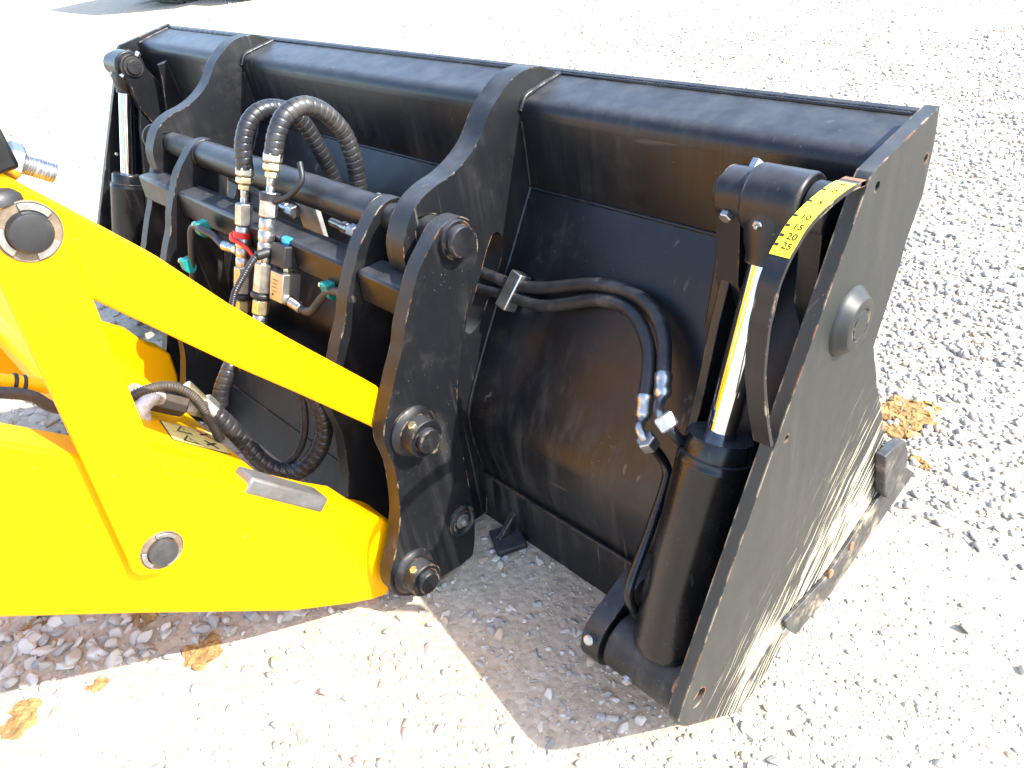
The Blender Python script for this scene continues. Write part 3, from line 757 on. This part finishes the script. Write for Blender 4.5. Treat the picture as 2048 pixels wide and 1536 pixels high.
# clam cylinders, one inside each end plate
E_ = (.289, .844); A_ = (.002, .134)
ax2 = Vector((0, E_[0] - A_[0], E_[1] - A_[1])); LEN = ax2.length; ax2.normalize()
def pa(x, t): return Vector((x, A_[0] + ax2.y * t, A_[1] + ax2.z * t))
for sgn in (1, -1):
    x = 1.153 if sgn > 0 else -1.135
    T = 0.398
    cy = lathe('hydraulic_cylinder', pa(x, .035), pa(x, 1), [(0, .040), (.006, .052), (.02, .0560), (T - .055, .0560), (T - .053, .0568), (T - .049, .0568), (T - .047, .0556), (T - .038, .0556), (T - .0365, .0510), (T - .035 + .022, .0505), (T - .035 + .027, .048), (T - .035 + .027, .0240)], 'tubeblack', bucket, 56)
    rod('gland_seal', pa(x, T + .018), pa(x, T + .0215), .0400, 'rust', cy)
    rod('piston_rod', pa(x, T - .02), pa(x, LEN - .035), .0236, 'chrome', cy, 40)
    lathe('rod_eye_neck', pa(x, LEN - .085), pa(x, LEN), [(0, .0295), (.012, .0305), (.026, .0365), (.05, .043), (.08, .043)], 'black', cy, 32)
    rod('rod_eye', (x - .040, *E_), (x + .040, *E_), .0465, 'black', cy, 48, .004)
    a = math.radians(196)
    gy, gz = E_[0] + math.cos(a) * .046, E_[1] + math.sin(a) * .046
    hexnut('grease_nipple', (x - .006, gy + .003, gz), (x - .006, gy + math.cos(a) * .008, gz + math.sin(a) * .008), .008, 'zinc', cy)
    rod('nipple_tip', (x - .006, gy + math.cos(a) * .007, gz + math.sin(a) * .007), (x - .006, gy + math.cos(a) * .013, gz + math.sin(a) * .013), .003, 'zinc', cy, 12, .001)
    # lugs at the rod end
    for (xa, xb) in ((1.072, 1.110), (1.196, 1.226)):
        lo, hi = sorted((xa * sgn, xb * sgn))
        poly = arc(E_, .037, 62, 215, 14) + [(.262, .72), (.285, .66), (.345, .645), (.375, .69), (.36, .76)]
        lg = prism('cylinder_lug', [poly], lo, hi, 'black', bucket, .004)
        if xa < 1.1:
            xe = xa * sgn
            rod('lug_pin', (xe, *E_), (xe - .014 * sgn, *E_), .0215, 'dusty', lg, 32)
            rod('pin_collar', (xe + .002 * sgn, *E_), (xe - .005 * sgn, *E_), .031, 'rustweld' if sgn < 0 else 'black', lg, 32)
            a = math.radians(208)
            xm = (lo + hi) / 2
            gy, gz = E_[0] + math.cos(a) * .036, E_[1] + math.sin(a) * .036
            hexnut('bolt_head', (xm, gy, gz), (xm, gy + math.cos(a) * .010, gz + math.sin(a) * .010), .0095, 'zinc', lg)
            a = math.radians(40)
            gy, gz = E_[0] + math.cos(a) * .036, E_[1] + math.sin(a) * .036
            hexnut('bolt_head', (xm, gy, gz), (xm, gy + math.cos(a) * .016, gz + math.sin(a) * .016), .009, 'zinc', lg)
    # gusset between box and blade
    lo, hi = sorted((1.030 * sgn, 1.045 * sgn))
    prism('gusset', [[(.392, .845), (.352, .838), (.348, .80), (.30, .60), (.345, .62), (.40, .72)]], lo, hi, 'black', bucket, .002)
    # base pivot
    hb = rod('base_trunnion', (1.072 * sgn, *A_), (1.214 * sgn, *A_), .051, 'dusty', cy, 40, .004)
    lo, hi = sorted((1.028 * sgn, 1.066 * sgn))
    poly = arc(A_, .057, 100, 290, 16) + [(.10, .055), (.16, .04), (.165, .20), (.07, .215)]
    bl = prism('base_lug', [poly], lo, hi, 'black', bucket, .005)
    a = math.radians(150)
    rod('bolt_head', (1.047 * sgn, A_[0] + math.cos(a) * .053, A_[1] + math.sin(a) * .053), (1.047 * sgn, A_[0] + math.cos(a) * .067, A_[1] + math.sin(a) * .067), .010, 'zinc', bl, 20, .003)
    a = math.radians(190)
    lathe('grease_nipple', (1.125 * sgn, A_[0] + math.cos(a) * .048, A_[1] + math.sin(a) * .048), (1.125 * sgn, A_[0] + math.cos(a) * .07, A_[1] + math.sin(a) * .07), [(0, .010), (.006, .010), (.007, .007), (.012, .0065), (.014, .003)], 'zinc', cy, 20)
    lo, hi = sorted((1.2165 * sgn, 1.2305 * sgn))
    prism('base_lug', [arc(A_, .055, 0, 345, 22)], lo, hi, 'black', bucket, .003)
    # blade side rib behind the cylinder
    rb = [tuple(p) for p in D['rib']]
    lo, hi = sorted((1.080 * sgn, 1.096 * sgn))
    prism('blade_rib', [rb + [(.12, .12), (.17, .12)] + [(a_ + .02, b_) for a_, b_ in reversed(D['back'][1:8])]], lo, hi, 'black', bucket, .002)

# floor and front lip of the clam half
fp = [(.20, .012), (.30, -.006), (.66, .045), (.70, .060), (.69, .075), (.30, .018), (.21, .035)]
prism('clam_floor', [fp], -1.233, 1.241, 'steel', bucket, .002)
prism('clam_back', [[(.168, .02), (.30, .30), (.43, .56), (.46, .56), (.33, .29), (.20, .02)]], -1.233, 1.241, 'black', bucket, .002)

# feed hoses to the cylinder
for nm, pp in (('hose1', 'pipe1'), ('hose2', 'pipe2')):
    pts, pip = D[nm], D[pp]
    h = hose('feed_hose', pts, .0122, 'rubber', bucket, 16, .008, label=None)
    p0, p1 = Vector(pip[0]), Vector(pip[1])
    dd = (p1 - p0).normalized()
    lathe('ferrule', p0 - dd * .006, p1, [(0, .0125), (.003, .0145), (.012, .0145), (.014, .0138), (.028, .0138), (.030, .0145), ((p1 - p0).length, .0135), ((p1 - p0).length + .006, .009)], 'zinc', h, 20)
    hose('elbow', pip[1:5], .0078, 'zinc', h, 14, .004)
    n0, n1 = Vector(pip[4]), Vector(pip[5])
    nd = (n1 - n0).normalized()
    hexnut('union_nut', n0 - nd * .010, n0 + nd * .014, .0165, 'zinc', h)
    hose('steel_pipe', pip[4:], .0085, 'tubeblack', h, 14, .006)
hm = [(Vector(D['hose1'][3]) + Vector(D['hose2'][3])) * .5, Vector(D['hose1'][3]) - Vector(D['hose2'][3])]
up = hm[1].normalized(); fx = Vector((1, 0, 0)); fx = (fx - up * fx.dot(up)).normalized(); ny_ = fx.cross(up)
RM = Matrix((fx, ny_, up)).transposed()
cl = box('hose_clamp', hm[0] + ny_ * -.002, (.030, .034, .078), 'zinc', bucket, RM, .003)
for s_ in (0,):
    hexnut('bolt_head', hm[0] + ny_ * -.018 + up * .0, hm[0] + ny_ * -.024 + up * .0, .006, 'gold', cl)
q = Vector(D['pipe2'][7])
box('pipe_bracket', q + Vector((.022, .012, .0)), (.045, .012, .018), 'steel', bucket, None, .002)
ft = D['foot']
V = [Vector(p) for p in ft]
box('skid_foot', (.660, .108, .012), (.075, .07, .014), 'dusty', bucket, Matrix.Rotation(math.radians(-28), 3, 'Z'), .004)
prism('foot_gusset', [[(.15, .075), (.085, .025), (.15, .02)]], .645, .660, 'dusty', bucket, .002)

for a_, b_ in D['flecks']:
    prism('paint_fleck', [[(a_, b_), (a_ + .007, b_ + .002), (a_ + .005, b_ - .005), (a_ + .001, b_ - .006)]], 1.0775, 1.0798, 'white', bucket, 0)
# ================================================================== QUICK HITCH
hitch = thing('quick_hitch', 'black quick-hitch carriage of curved side plates joined by a round tube', 'hitch', (0, 0, 0))
LK = [tuple(p) for p in smoothpoly(D['link_l'][:-1] + [D['link_l'][-1]] + D['link_r'], 3, True)]
for x0, x1 in ((.60, .635), (.425, .46), (-.36, -.325), (-.607, -.572)):
    lp = prism('side_plate', [[(a + (.055 if x0 < -.6 else 0), c2) for a, c2 in LK]], x0, x1, 'link', hitch, .003, 35)
    if x0 == .60:
        for i, b in enumerate(D['bosses'][:2]):
            bo = lathe('pin_boss', (.6345, *b), (.8, *b), [(0, .050), (.006, .050), (.012, .044), (.0145, .037), (.042, .0365), (.044, .035), (.044, .0255), (.042, .025)], 'link', lp, 40)
            pn = lathe('pivot_pin', (.66, *b), (.8, *b), [(0, .024), (.028, .024), (.0305, .0222), (.0305, .001)], 'dusty', lp, 36)
            for ang, tt in ((112, .031), (290, .036)):
                a = math.radians(ang)
                c0 = Vector((.635 + tt, b[0] + math.cos(a) * .034, b[1] + math.sin(a) * .034))
                c1 = Vector((.635 + tt, b[0] + math.cos(a) * .043, b[1] + math.sin(a) * .043))
                hexnut('lock_bolt', c0, c1, .0085, 'gold', lp)
        b = D['bosses'][2]
        lathe('bush', (.6345, *b), (.8, *b), [(0, .036), (.007, .035), (.010, .031), (.012, .026), (.010, .0245), (.006, .023)], 'link', lp, 36)
        lathe('bush_bolt', (.638, *b), (.8, *b), [(0, .019), (.002, .019), (.004, .010), (.010, .009), (.014, .006), (.0155, .001)], 'steel', lp, 28)
    if x0 == .425:
        lathe('bolt', (.459, -.075, .452), (.6, -.075, .452), [(0, .009), (.003, .009), (.004, .006), (.010, .0055), (.012, .002)], 'zinc', lp, 20)
    if x0 == -.36:
        lathe('bolt', (-.326, -.075, .452), (-.2, -.075, .452), [(0, .010), (.004, .010), (.005, .007), (.012, .006), (.014, .002)], 'zinc', lp, 20)
tb = rod('cross_tube', (-.327, *pin), (.427, *pin), .0345, 'black', hitch, 56, .001)
for s in (1, -1):
    xs_ = .42 if s > 0 else -.35
    pe = rod('tube_end_pin', (xs_, *pin), (.63 * s, *pin), .029, 'dusty', hitch, 40)
    lathe('pin_head', (.635 * s, *pin), (.9 * s, *pin), [(0, .0355), (.009, .0355), (.011, .034), (.011, .0285), (.024, .0285), (.027, .026), (.027, .001)], 'link', hitch, 44)
    bead('weld', [((.424 if s > 0 else -.323), pin[0] + math.cos(a) * .035, pin[1] + math.sin(a) * .035) for a in np.linspace(0, 6.28, 14)], .004, hitch)
# rectangular beam
fb = Vector((0, 1, -.05))
bt, bb_ = Vector((0, .024, .672)), Vector((0, .020, .606))
poly = [(bt.y, bt.z), (bb_.y, bb_.z), ((bb_ + fb * .065).y, (bb_ + fb * .065).z), ((bt + fb * .065).y, (bt + fb * .065).z)]
prism('cross_beam', [poly], -.324, .424, 'black', hitch, .008)
prism('cross_beam', [poly], .461, .599, 'black', hitch, .008)
prism('cross_beam', [poly], -.571, -.361, 'black', hitch, .008)
prism('lower_cross_plate', [[(-.005, .33), (-.042, .132), (-.092, .035), (-.070, .028), (-.020, .125), (.018, .33)]], -.324, .424, 'dusty', hitch, .002)
bead('weld', [(-.32, -.043, .133), (.05, -.043, .133), (.42, -.043, .133)], .0035, hitch, 'rustweld')
# manifold plate and unions tucked behind the tube
mf = D['manifold']
c4 = sum((Vector(p) for p in mf), Vector()) / 4
ux = (Vector(mf[1]) - Vector(mf[0])); uz = (Vector(mf[0]) - Vector(mf[3]))
wx, wz = ux.length, uz.length
ux.normalize(); uz = (uz - ux * uz.dot(ux)).normalized()
mo = box('manifold_plate', c4, (wx, .012, wz), 'greypl', hitch, Matrix((ux, uz.cross(ux), uz)).transposed(), .002)
hexnut('bolt_head', c4 - ux * wx * .42 - uz * wz * .38 + Vector((0, -.004, 0)), c4 - ux * wx * .42 - uz * wz * .38 + Vector((0, -.014, 0)), .008, 'gold', mo)
f2 = [Vector(p) for p in D['fit2']]
for a_, b_ in ((f2[0], f2[1]), (f2[2], f2[3])):
    d3 = (b_ - a_).normalized()
    un = lathe('pipe_union', a_ - d3 * .05, b_, [(0, .009), (.045, .009), (.046, .013), (.062, .013), (.064, .011), (.09, .011)], 'zinc', hitch, 16)
    hexnut('union_nut', a_ + d3 * .02, a_ + d3 * .045, .0155, 'zinc', hitch)
hose('return_pipe', [f2[0] + Vector((-.33, .03, .005)), f2[0] + Vector((-.2, .02, .0)), f2[0] + Vector((-.05, 0, 0))], .010, 'steel', hitch, 14)
hose('return_pipe', [f2[0] + Vector((-.33, .05, .03)), f2[0] + Vector((-.1, .03, .035)), f2[0] + Vector((.1, .03, .03))], .010, 'steel', hitch, 14)
box('bracket_plate', (-.16, .19, .66), (.11, .012, .12), 'black', hitch, None, .002)
box('bracket_plate', (.30, .19, .64), (.012, .05, .16), 'steel', hitch, None, .002)

# ================================================================== LOADER ARMS
arms = thing('front_loader', 'bright yellow loader arms with tilt lever, link and cross member', 'loader', (0, -.5, 0))
for sgn in (1, -1):
    lo, hi = (.495, .578) if sgn > 0 else (-.56, -.495)
    BP = [tuple(p) for p in D['boom']]
    BP = [(-1.70, 1.39)] + BP[1:-1] + [(-1.52, 1.60)]
    bo = prism('boom', [BP], lo, hi, 'yellow', arms, .006)
tl = prism('tilt_link', [[tuple(p) for p in D['tlink']]], .548, .596, 'yellow', arms, .005)
b = D['bosses'][0]
rod('link_eye', (.545, *b), (.5985, *b), .034, 'yellow', tl, 40, .004)
lv = prism('tilt_lever', [[tuple(p) for p in D['lever']]], .583, .604, 'yellow', arms, .004)
for i, (p, r) in enumerate(zip(D['lpins'], (.0365, .0325))):
    xx = .604
    lathe('pin_seat', (xx - .002, *p), (.9, *p), [(0, r), (.0036, r), (.0044, r * .965), (.0034, r * .94), (.0032, r * .66)], 'brownsteel', lv, 56)
    for a0, a1 in ((20, 88), (150, 215), (262, 318)):
        prism('retaining_segment', [arc(p, r * .93, a0, a1, 10) + arc(p, r * .70, a1, a0, 10)], xx + .0015, xx + .0045, 'zinc', lv, .0008)
    lathe('pin_cap', (xx, *p), (.9, *p), [(0, r * .68), (.010, r * .67), (.0125, r * .62), (.0135, r * .5), (.0138, .001)], 'rubber' if i == 0 else 'darksteel', lv, 44)
    rod('lever_pin', (.50, *p), (xx - .003, *p), r * .7, 'steel', lv, 24)
# box cross member between the booms
E1 = (-.272, .372)
xm = [E1, (E1[0] - .150, E1[1] + .200), (-.475, .628), (-.500, .600), (-.490, .53), (-.40, .33), (-.31, .30)]
cm = prism('cross_member', [xm], -.494, .494, 'yellow', arms, .018)
dc = [Vector(p) for p in D['decal']]
nn = Vector((0, .80, .60))
def quad(name, P, off, mat, parent):
    V = [p + nn * off for p in P] + [p + nn * (off - .0006) for p in P]
    return mobj(name, V, [(0, 1, 2, 3), (7, 6, 5, 4), (0, 4, 5, 1), (1, 5, 6, 2), (2, 6, 7, 3), (3, 7, 4, 0)], mat, parent)
def bil(u, v): return dc[0] * (1 - u) * (1 - v) + dc[1] * u * (1 - v) + dc[2] * u * v + dc[3] * (1 - u) * v
wl = quad('warning_label', [bil(0, 0), bil(1, 0), bil(1, 1), bil(0, 1)], .0012, 'ink', cm)
quad('label_panel', [bil(.015, .03), bil(.985, .03), bil(.985, .48), bil(.015, .48)], .0019, 'stickpale', wl)
quad('label_panel', [bil(.015, .51), bil(.985, .51), bil(.985, .97), bil(.015, .97)], .0019, 'stickpale', wl)
def tri(name, P, off, mat, parent):
    V = [p + nn * off for p in P] + [p + nn * (off - .0006) for p in P]
    return mobj(name, V, [(0, 1, 2), (5, 4, 3), (0, 3, 4, 1), (1, 4, 5, 2), (2, 5, 3, 0)], mat, parent)
for v0, v1 in ((.08, .44), (.56, .92)):
    vm = (v0 + v1) / 2
    tri('warning_triangle', [bil(.18, v1), bil(.32, v0), bil(.46, v1)], .0024, 'ink', wl)
    tri('triangle_fill', [bil(.23, v1 - .05), bil(.32, v0 + .09), bil(.41, v1 - .05)], .0030, 'stickpale', wl)
    quad('exclamation_mark', [bil(.315, vm), bil(.33, vm), bil(.33, v1 - .08), bil(.315, v1 - .08)], .0034, 'ink', wl)
    quad('pictogram', [bil(.60, v0 + .06), bil(.64, v0 + .03), bil(.82, v1 - .06), bil(.78, v1 - .03)], .0024, 'red' if v0 < .5 else 'ink', wl)
    quad('pictogram', [bil(.62, v1 - .08), bil(.60, v1 - .12), bil(.80, v0 + .05), bil(.83, v0 + .09)], .0026, 'ink', wl)
# bare steel stop block on the boom
k0 = [Vector(p) for p in D['block']]
bd = (k0[2] - k0[1]).normalized(); bu = Vector((0, -bd.z, bd.y)); bu = bu if bu.z > 0 else -bu
cpos = (k0[1] + k0[2]) * .5 + bu * -.006
bR = Matrix((Vector((1, 0, 0)), bd, bu)).transposed()
box('stop_block', cpos + Vector((.004, 0, 0)), (.052, (k0[2] - k0[1]).length * 1.02, .030), 'steel', arms, bR, .005, label='bare machined steel stop block')
# black tilt-ram head with its threaded stud and nut, above the lever pin
st = [Vector(p) for p in D['stud']]
sd = (st[3] - st[1]).normalized()
br = box('ram_bracket', st[0] + Vector((-.0, .0, .003)), (.05, .045, .05), 'black', arms, None, .005)
hexnut('lock_nut', st[1] - sd * .004, st[2] - sd * .004, .0215, 'zinc', br, .4)
Q = resample([st[2] - sd * .01, (st[2] + st[3]) * .5, st[3]], .0006)
V, F = rings(Q, lambda s: .0118 - .0016 * abs(((s / .0028) % 1.0) * 2 - 1), 20)
mobj('threaded_stud', V, F, 'zinc', br, 30)
lb = D['lbracket']
lathe('rubber_boot', (.575, lb[0][1] - .030, lb[0][2] - .012), (.575, lb[0][1] - .02, lb[0][2] + .1), [(0, .034), (.008, .033), (.016, .027), (.022, .015), (.024, .002)], 'rubber', arms, 32)
# service pipes clipped along the cross member
hose('service_pipe', D['pipeL'], .013, 'yellow', arms, 16, .01)
hose('service_hose', D['hoseL'], .010, 'brownrubber', arms, 14, .01)
pl = [Vector(p) for p in D['pipeL']]
for dx in (0, .010):
    cpt = pl[1] * .55 + pl[2] * .45 + Vector((0, dx, -dx))
    dd = (pl[2] - pl[1]).normalized(); _, u_, v_ = frame(dd)
    ringp = [cpt + (u_ * math.cos(a) + v_ * math.sin(a)) * .0145 for a in np.linspace(0, 6.28, 16)]
    hose('cable_tie', ringp, .003, 'rubber', arms, 8, .004)

# ================================================================== HOSES ON THE HITCH
def coupler(parent, P0, P1, spec, n=24):
    """stack of turned pieces along P0->P1; spec rows (t0, t1, r, kind, material) as fractions."""
    P0, P1 = Vector(P0), Vector(P1)
    d = P1 - P0
    for t0, t1, r, kind, mat in spec:
        a_, b_ = P0 + d * t0, P0 + d * t1
        if kind == 'hex':
            hexnut('hex_fitting', a_, b_, r * 1.08, mat, parent, .3)
        elif kind == 'ring':
            rod('rubber_ring', a_, b_, r, 'rubber', parent, 28, .003)
        else:
            L = (b_ - a_).length
            lathe('coupling_sleeve', a_, b_, [(0, r * .9), (L * .12, r), (L * .42, r), (L * .46, r * .93), (L * .54, r * .93), (L * .58, r), (L * .88, r), (L, r * .9)], mat, parent, 28)
SPEC = [(.00, .055, .0185, 'hex', 'alu'), (.06, .10, .0175, 'hex', 'gold'), (.105, .14, .0125, 'hex', 'gold'), (.13, .24, .0085, 'rod', 'zinc'),
        (.22, .36, .0175, 'hex', 'zinc'), (.365, .50, .0175, 'rod', 'zinc'), (.50, .62, .0165, 'rod', 'zinc'), (.62, .80, .0178, 'hex', 'zinc'),
        (.80, .83, .0235, 'ring', 'rubber'), (.84, .93, .0165, 'hex', 'gold'), (.935, 1.0, .0155, 'rod', 'zinc')]
for nm, col, lab, rr in (('archA', 'colA', 'spiral-wrapped black hose arching over the tube, joined to the coupling with the red strap', 1.0),
                         ('archB', 'colB', 'spiral-wrapped black hose arching over the tube, joined to the coupling beside the solenoid valve', 1.05)):
    t = thing('hydraulic_hose', lab, 'hose', D[nm][0], 'spiral-wrapped hydraulic hoses')
    hose('spiral_guard', D[nm], .0172 * rr, 'wrap', t, 22, .0016, (.0145, .0013))
    c = [Vector(p) for p in D[col]]
    coupler(t, c[0] + (c[1] - c[0]) * -.02, c[1] + (c[2] - c[1]) * .85, SPEC)
    hose('lower_hose', [c[1] + (c[2] - c[1]) * .75, c[2], c[3]], .0150, 'rubber', t, 18, .008)
    if nm == 'archA':
        m_ = c[0] + (c[1] - c[0]) * .62
        rd = hose('red_strap', [m_ + Vector((-.020, -.012, .012)), m_ + Vector((-.004, -.022, .008)), m_ + Vector((.016, -.018, .004)), m_ + Vector((.038, -.010, -.012)), m_ + Vector((.055, -.008, -.045)), m_ + Vector((.060, -.010, -.075))], .0045, 'red', t, 10, .004)
        lathe('red_collar', m_ + Vector((0, 0, .004)), m_ + Vector((0, .04, .1)), [(0, .0195), (.012, .0195)], 'red', t, 28)
    else:
        m_ = c[0] + (c[1] - c[0]) * .30
        lathe('rubber_strap', m_, m_ + (c[0] - c[1]), [(0, .0215), (.016, .0215)], 'rubber', t, 28)
        hose('strap_tail', [m_ + Vector((.018, 0, 0)), m_ + Vector((.05, .02, .012)), m_ + Vector((.075, .045, .04)), m_ + Vector((.06, .06, .07))], .006, 'rubber', t, 10)
# the low loop lying across the gap
t = thing('hydraulic_hose', 'spiral-wrapped black hose hanging in a low loop beyond the steel stop block', 'hose', D['loop'][0], 'spiral-wrapped hydraulic hoses')
hose('spiral_guard', D['loop'], .0180, 'wrap', t, 22, .0018, (.0165, .0014))
l0, l1 = Vector(D['loop'][0]), Vector(D['loop'][1])
dd = (l0 - l1).normalized()
hexnut('hex_fitting', l0 - dd * .004, l0 + dd * .030, .0205, 'alu', t)
rod('pipe_end', l0 + dd * .028, l0 + dd * .075, .0125, 'gold', t)
t = thing('hydraulic_hose', 'short spiral-wrapped hose rising from the yellow cross member to the couplings', 'hose', D['loop2'][0], 'spiral-wrapped hydraulic hoses')
hose('spiral_guard', D['loop2'], .0165, 'wrap', t, 20, .0018, (.015, .0013))
rod('hex_fitting', Vector(D['loop2'][0]) + Vector((.012, -.04, -.02)), D['loop2'][0], .014, 'zinc', t, 20)
t = hose('rubber_hose', D['loop3'], .0080, 'rubber', None, 14, .008)
tag(t, 'thin plain black hose curving inside the low spiral-wrapped loop', 'hose')

# pipe end with elbow, hex block and corrugated sleeve on the cross member
t = thing('pipe_fitting', 'flaking silver pipe elbow with a brown hex block on the yellow cross member', 'pipe', D['pipes'][0])
pp = [Vector(p) for p in D['pipes']]
hose('pipe', [pp[0], (pp[0] + pp[1]) * .5, pp[1], pp[1] * .5 + pp[2] * .5, pp[2]], .0135, 'flaky', t, 18, .008)
hose('elbow', pp[3:], .0150, 'flaky', t, 18, .006)
hexnut('hex_block', pp[1] + Vector((-.004, -.018, .018)), pp[1] + Vector((.006, .028, -.025)), .026, 'brownrubber', t, .2)
md = (pp[2] - pp[1])
hexnut('hex_fitting', pp[1] + md * .55, pp[1] + md * .80, .019, 'alu', t)
t = hose('corrugated_sleeve', D['conduit2'], .0078, 'brownrubber', None, 16, .0012, None, bands=(.005, .0016))
tag(t, 'brown corrugated cable sleeve arching over the silver pipe elbow', 'cable')

# solenoid valve
vp = [Vector(p) for p in D['valve']]
va = (vp[0] - vp[2]).normalized()
vx = Vector((1, 0, 0)); vx = (vx - va * vx.dot(va)).normalized(); vy = va.cross(vx)
RV = Matrix((vx, vy, va)).transposed() @ Matrix.Rotation(math.radians(4), 3, 'Z')
t = thing('solenoid_valve', 'solenoid valve with black coil, blue cap and pale metal block beside the couplings', 'valve', vp[2])
cc_ = vp[0] * .45 + vp[1] * .55 + vx * .008
box('coil', cc_, (.048, .052, .046), 'plastic', t, RV, .0025)
top = cc_ + va * .0235
capb = lathe('blue_cap', top, top + va, [(0, .013), (.004, .0155), (.012, .0155), (.014, .013), (.014, .001)], 'blue', t, 12, 0, 20)
rod('brass_neck', cc_ - va * .036, cc_ - va * .02, .0105, 'gold', t, 6, .001)
bc = vp[2] + va * .004 + vx * .006
vb = box('valve_block', bc, (.046, .044, .062), 'alu', t, RV, .002)
for k_ in range(4):
    fpos = bc + RV @ Vector((-.004, -.0222, .014 - k_ * .008))
    box('stamped_line', fpos, (.018 - .003 * (k_ % 2), .0006, .0016), 'ink', vb, RV, 0)
rod('port_hole', bc + RV @ Vector((-.010, -.0215, -.018)), bc + RV @ Vector((-.010, -.0225, -.018)), .003, 'ink', vb, 14, 0)
pg = cc_ - (RV @ Vector((.028, 0, -.004)))
pl_ = box('plug_socket', pg, (.026, .030, .030), 'plastic', t, RV, .003, taper=.9)
cd = [Vector(p) for p in D['conduit1']]
rod('plug', pg - (RV @ Vector((.008, 0, 0))), cd[0], .010, 'plastic', t, 18, .002)
hose('corrugated_sleeve', [cd[0]] + cd[1:], .0062, 'wrap', t, 14, .0012, None, bands=(.0045, .0014))
hose('inlet_pipe', [bc + vx * -.05 + va * .03, bc + vx * -.03 + va * .02, bc + vx * -.015], .009, 'steel', t, 14, .005)
# thin brake-style hoses clipped to the beam
t = thing('thin_hose', 'thin black hose held by teal clips on the beam end by the left hook', 'hose', D['thin1'][0], 'thin hoses clipped to the beam')
hose('hose', D['thin1'], .0085, 'rubber', t, 14, .006)
a_, b_ = Vector(D['thin1'][0]), Vector(D['thin1'][1])
lathe('ferrule', a_ + (a_ - b_) * .3, b_, [(0, .010), (.02, .010), (.022, .0115), (.045, .0115), (.047, .010)], 'zinc', t, 18)
hexnut('end_nut', a_ + (a_ - b_) * .55, a_ + (a_ - b_) * .2, .0125, 'gold', t)
def clip(c, parent):
    c = Vector(c)
    o = prism('clip', [arc((c.y, c.z - .004), .0145, 180, 360, 10) + [(c.y + .0145, c.z + .018), (c.y - .0145, c.z + .018)]], c.x - .012, c.x + .012, 'teal', parent, .003)
    hexnut('clip_bolt', c + Vector((-.014, -.006, .010)), c + Vector((-.022, -.008, .010)), .0072, 'gold', o)
clip(D['teal'][0], t); clip(D['teal'][2], t)
t2 = thing('thin_hose', 'thin black hose running from the valve block under a teal clip', 'hose', D['thin2'][0], 'thin hoses clipped to the beam')
hose('hose', D['thin2'], .0085, 'brownrubber', t2, 14, .006)
a_, b_ = Vector(D['thin2'][0]), Vector(D['thin2'][2])
lathe('ferrule', a_, b_, [(0, .0125), (.012, .0125), (.013, .0095), (.016, .0095), (.018, .0118), (.048, .0118), (.05, .010)], 'zinc', t2, 18)
clip(D['teal'][1], t2)

# ================================================================== CLODS AND THE PARKED MACHINE
def clod(p, r, seed, label, group, n=7):
    import bmesh
    bm = bmesh.new()
    r_ = random.Random(seed)
    for k_ in range(n):
        a, q = r_.uniform(0, 6.28), r * math.sqrt(r_.random())
        s = r * (r_.uniform(.10, .34) if r > .05 else r_.uniform(.28, .55))
        m = Matrix.Translation((p[0] + math.cos(a) * q, p[1] + math.sin(a) * q, gh(p[0], p[1]) + s * .15)) @ Matrix.Diagonal((s, s * r_.uniform(.7, 1), s * (.36 if r > .05 else .26), 1))
        bmesh.ops.create_icosphere(bm, subdivisions=3, radius=1, matrix=m)
    for v in bm.verts:
        nv = noise.noise_vector(v.co * 150) * .004 + noise.noise_vector(v.co * 55) * .006
        v.co += nv
    me = bpy.data.meshes.new('clay_clod'); bm.to_mesh(me); bm.free()
    me.materials.append(M['clay'])
    o = bpy.data.objects.new('clay_clod', me); COL.objects.link(o)
    return tag(o, label, 'clod', group)
cl_ = D['clods']
clod(cl_[0], .072, 1, 'crumbled brown clay heap beyond the cutting edge lug of the bucket', 'clay clods', 60)
clod(cl_[3], .022, 2, 'single brown clay clod beside the lower corner of the scratched end plate', 'clay clods', 10)
clod(cl_[9], .022, 6, 'small loose brown crumb beyond the large clay heap', 'clay clods', 10)
clod(cl_[4], .032, 3, 'brown clay clod at the shadow edge below the yellow boom', 'clay clods', 22)
clod(cl_[6], .036, 4, 'brown clay lump lying in the sun away from the boom', 'clay clods', 18)
clod(cl_[7], .032, 5, 'brown clay patch among coarse stones in the shade of the boom', 'clay clods', 20)
clod(cl_[8], .020, 7, 'small brown clay lump straddling the shadow edge of the boom', 'clay clods', 12)
clod(cl_[10], .025, 8, 'brown clay patch tucked right under the boom edge', 'clay clods', 16)

pm = thing('parked_machine', 'dark tracked machine parked far off on the gravel, only its foot showing', 'machine', (-9.6, 4.4, 0))
def track(x, y, w, L, h, parent):
    # belt outline in the YZ plane with rounded ends
    poly = arc((y + L - h / 2, h / 2), h / 2, -90, 90, 12) + arc((y + h / 2, h / 2), h / 2, 90, 270, 12)
    o = prism('crawler_track', [poly], x, x + w, 'rubber', parent, .01)
    for i in range(9):
        a = math.radians(120 + i * 18)
        cy, cz = y + h / 2 + math.cos(a) * h / 2, h / 2 + math.sin(a) * h / 2
        box('track_pad', (x + w / 2, cy, cz), (w * 1.02, .05, .07), 'machine', o, Matrix.Rotation(a, 3, 'X'), .01)
track(-10.1, 3.95, .8, 2.6, .75, pm)
track(-8.6, 4.35, .6, 2.6, .75, pm)
box('chassis', (-9.0, 5.2, .95), (1.5, 2.0, .5), 'machine', pm, None, .03)
box('step_box', (-10.5, 4.25, .22), (.22, .4, .35), 'machine', pm, None, .02)
box('upper_body', (-9.2, 5.3, 1.7), (2.1, 2.2, 1.1), 'machine', pm, None, .08)

pm.location = (-10.2, 4.4, 0)
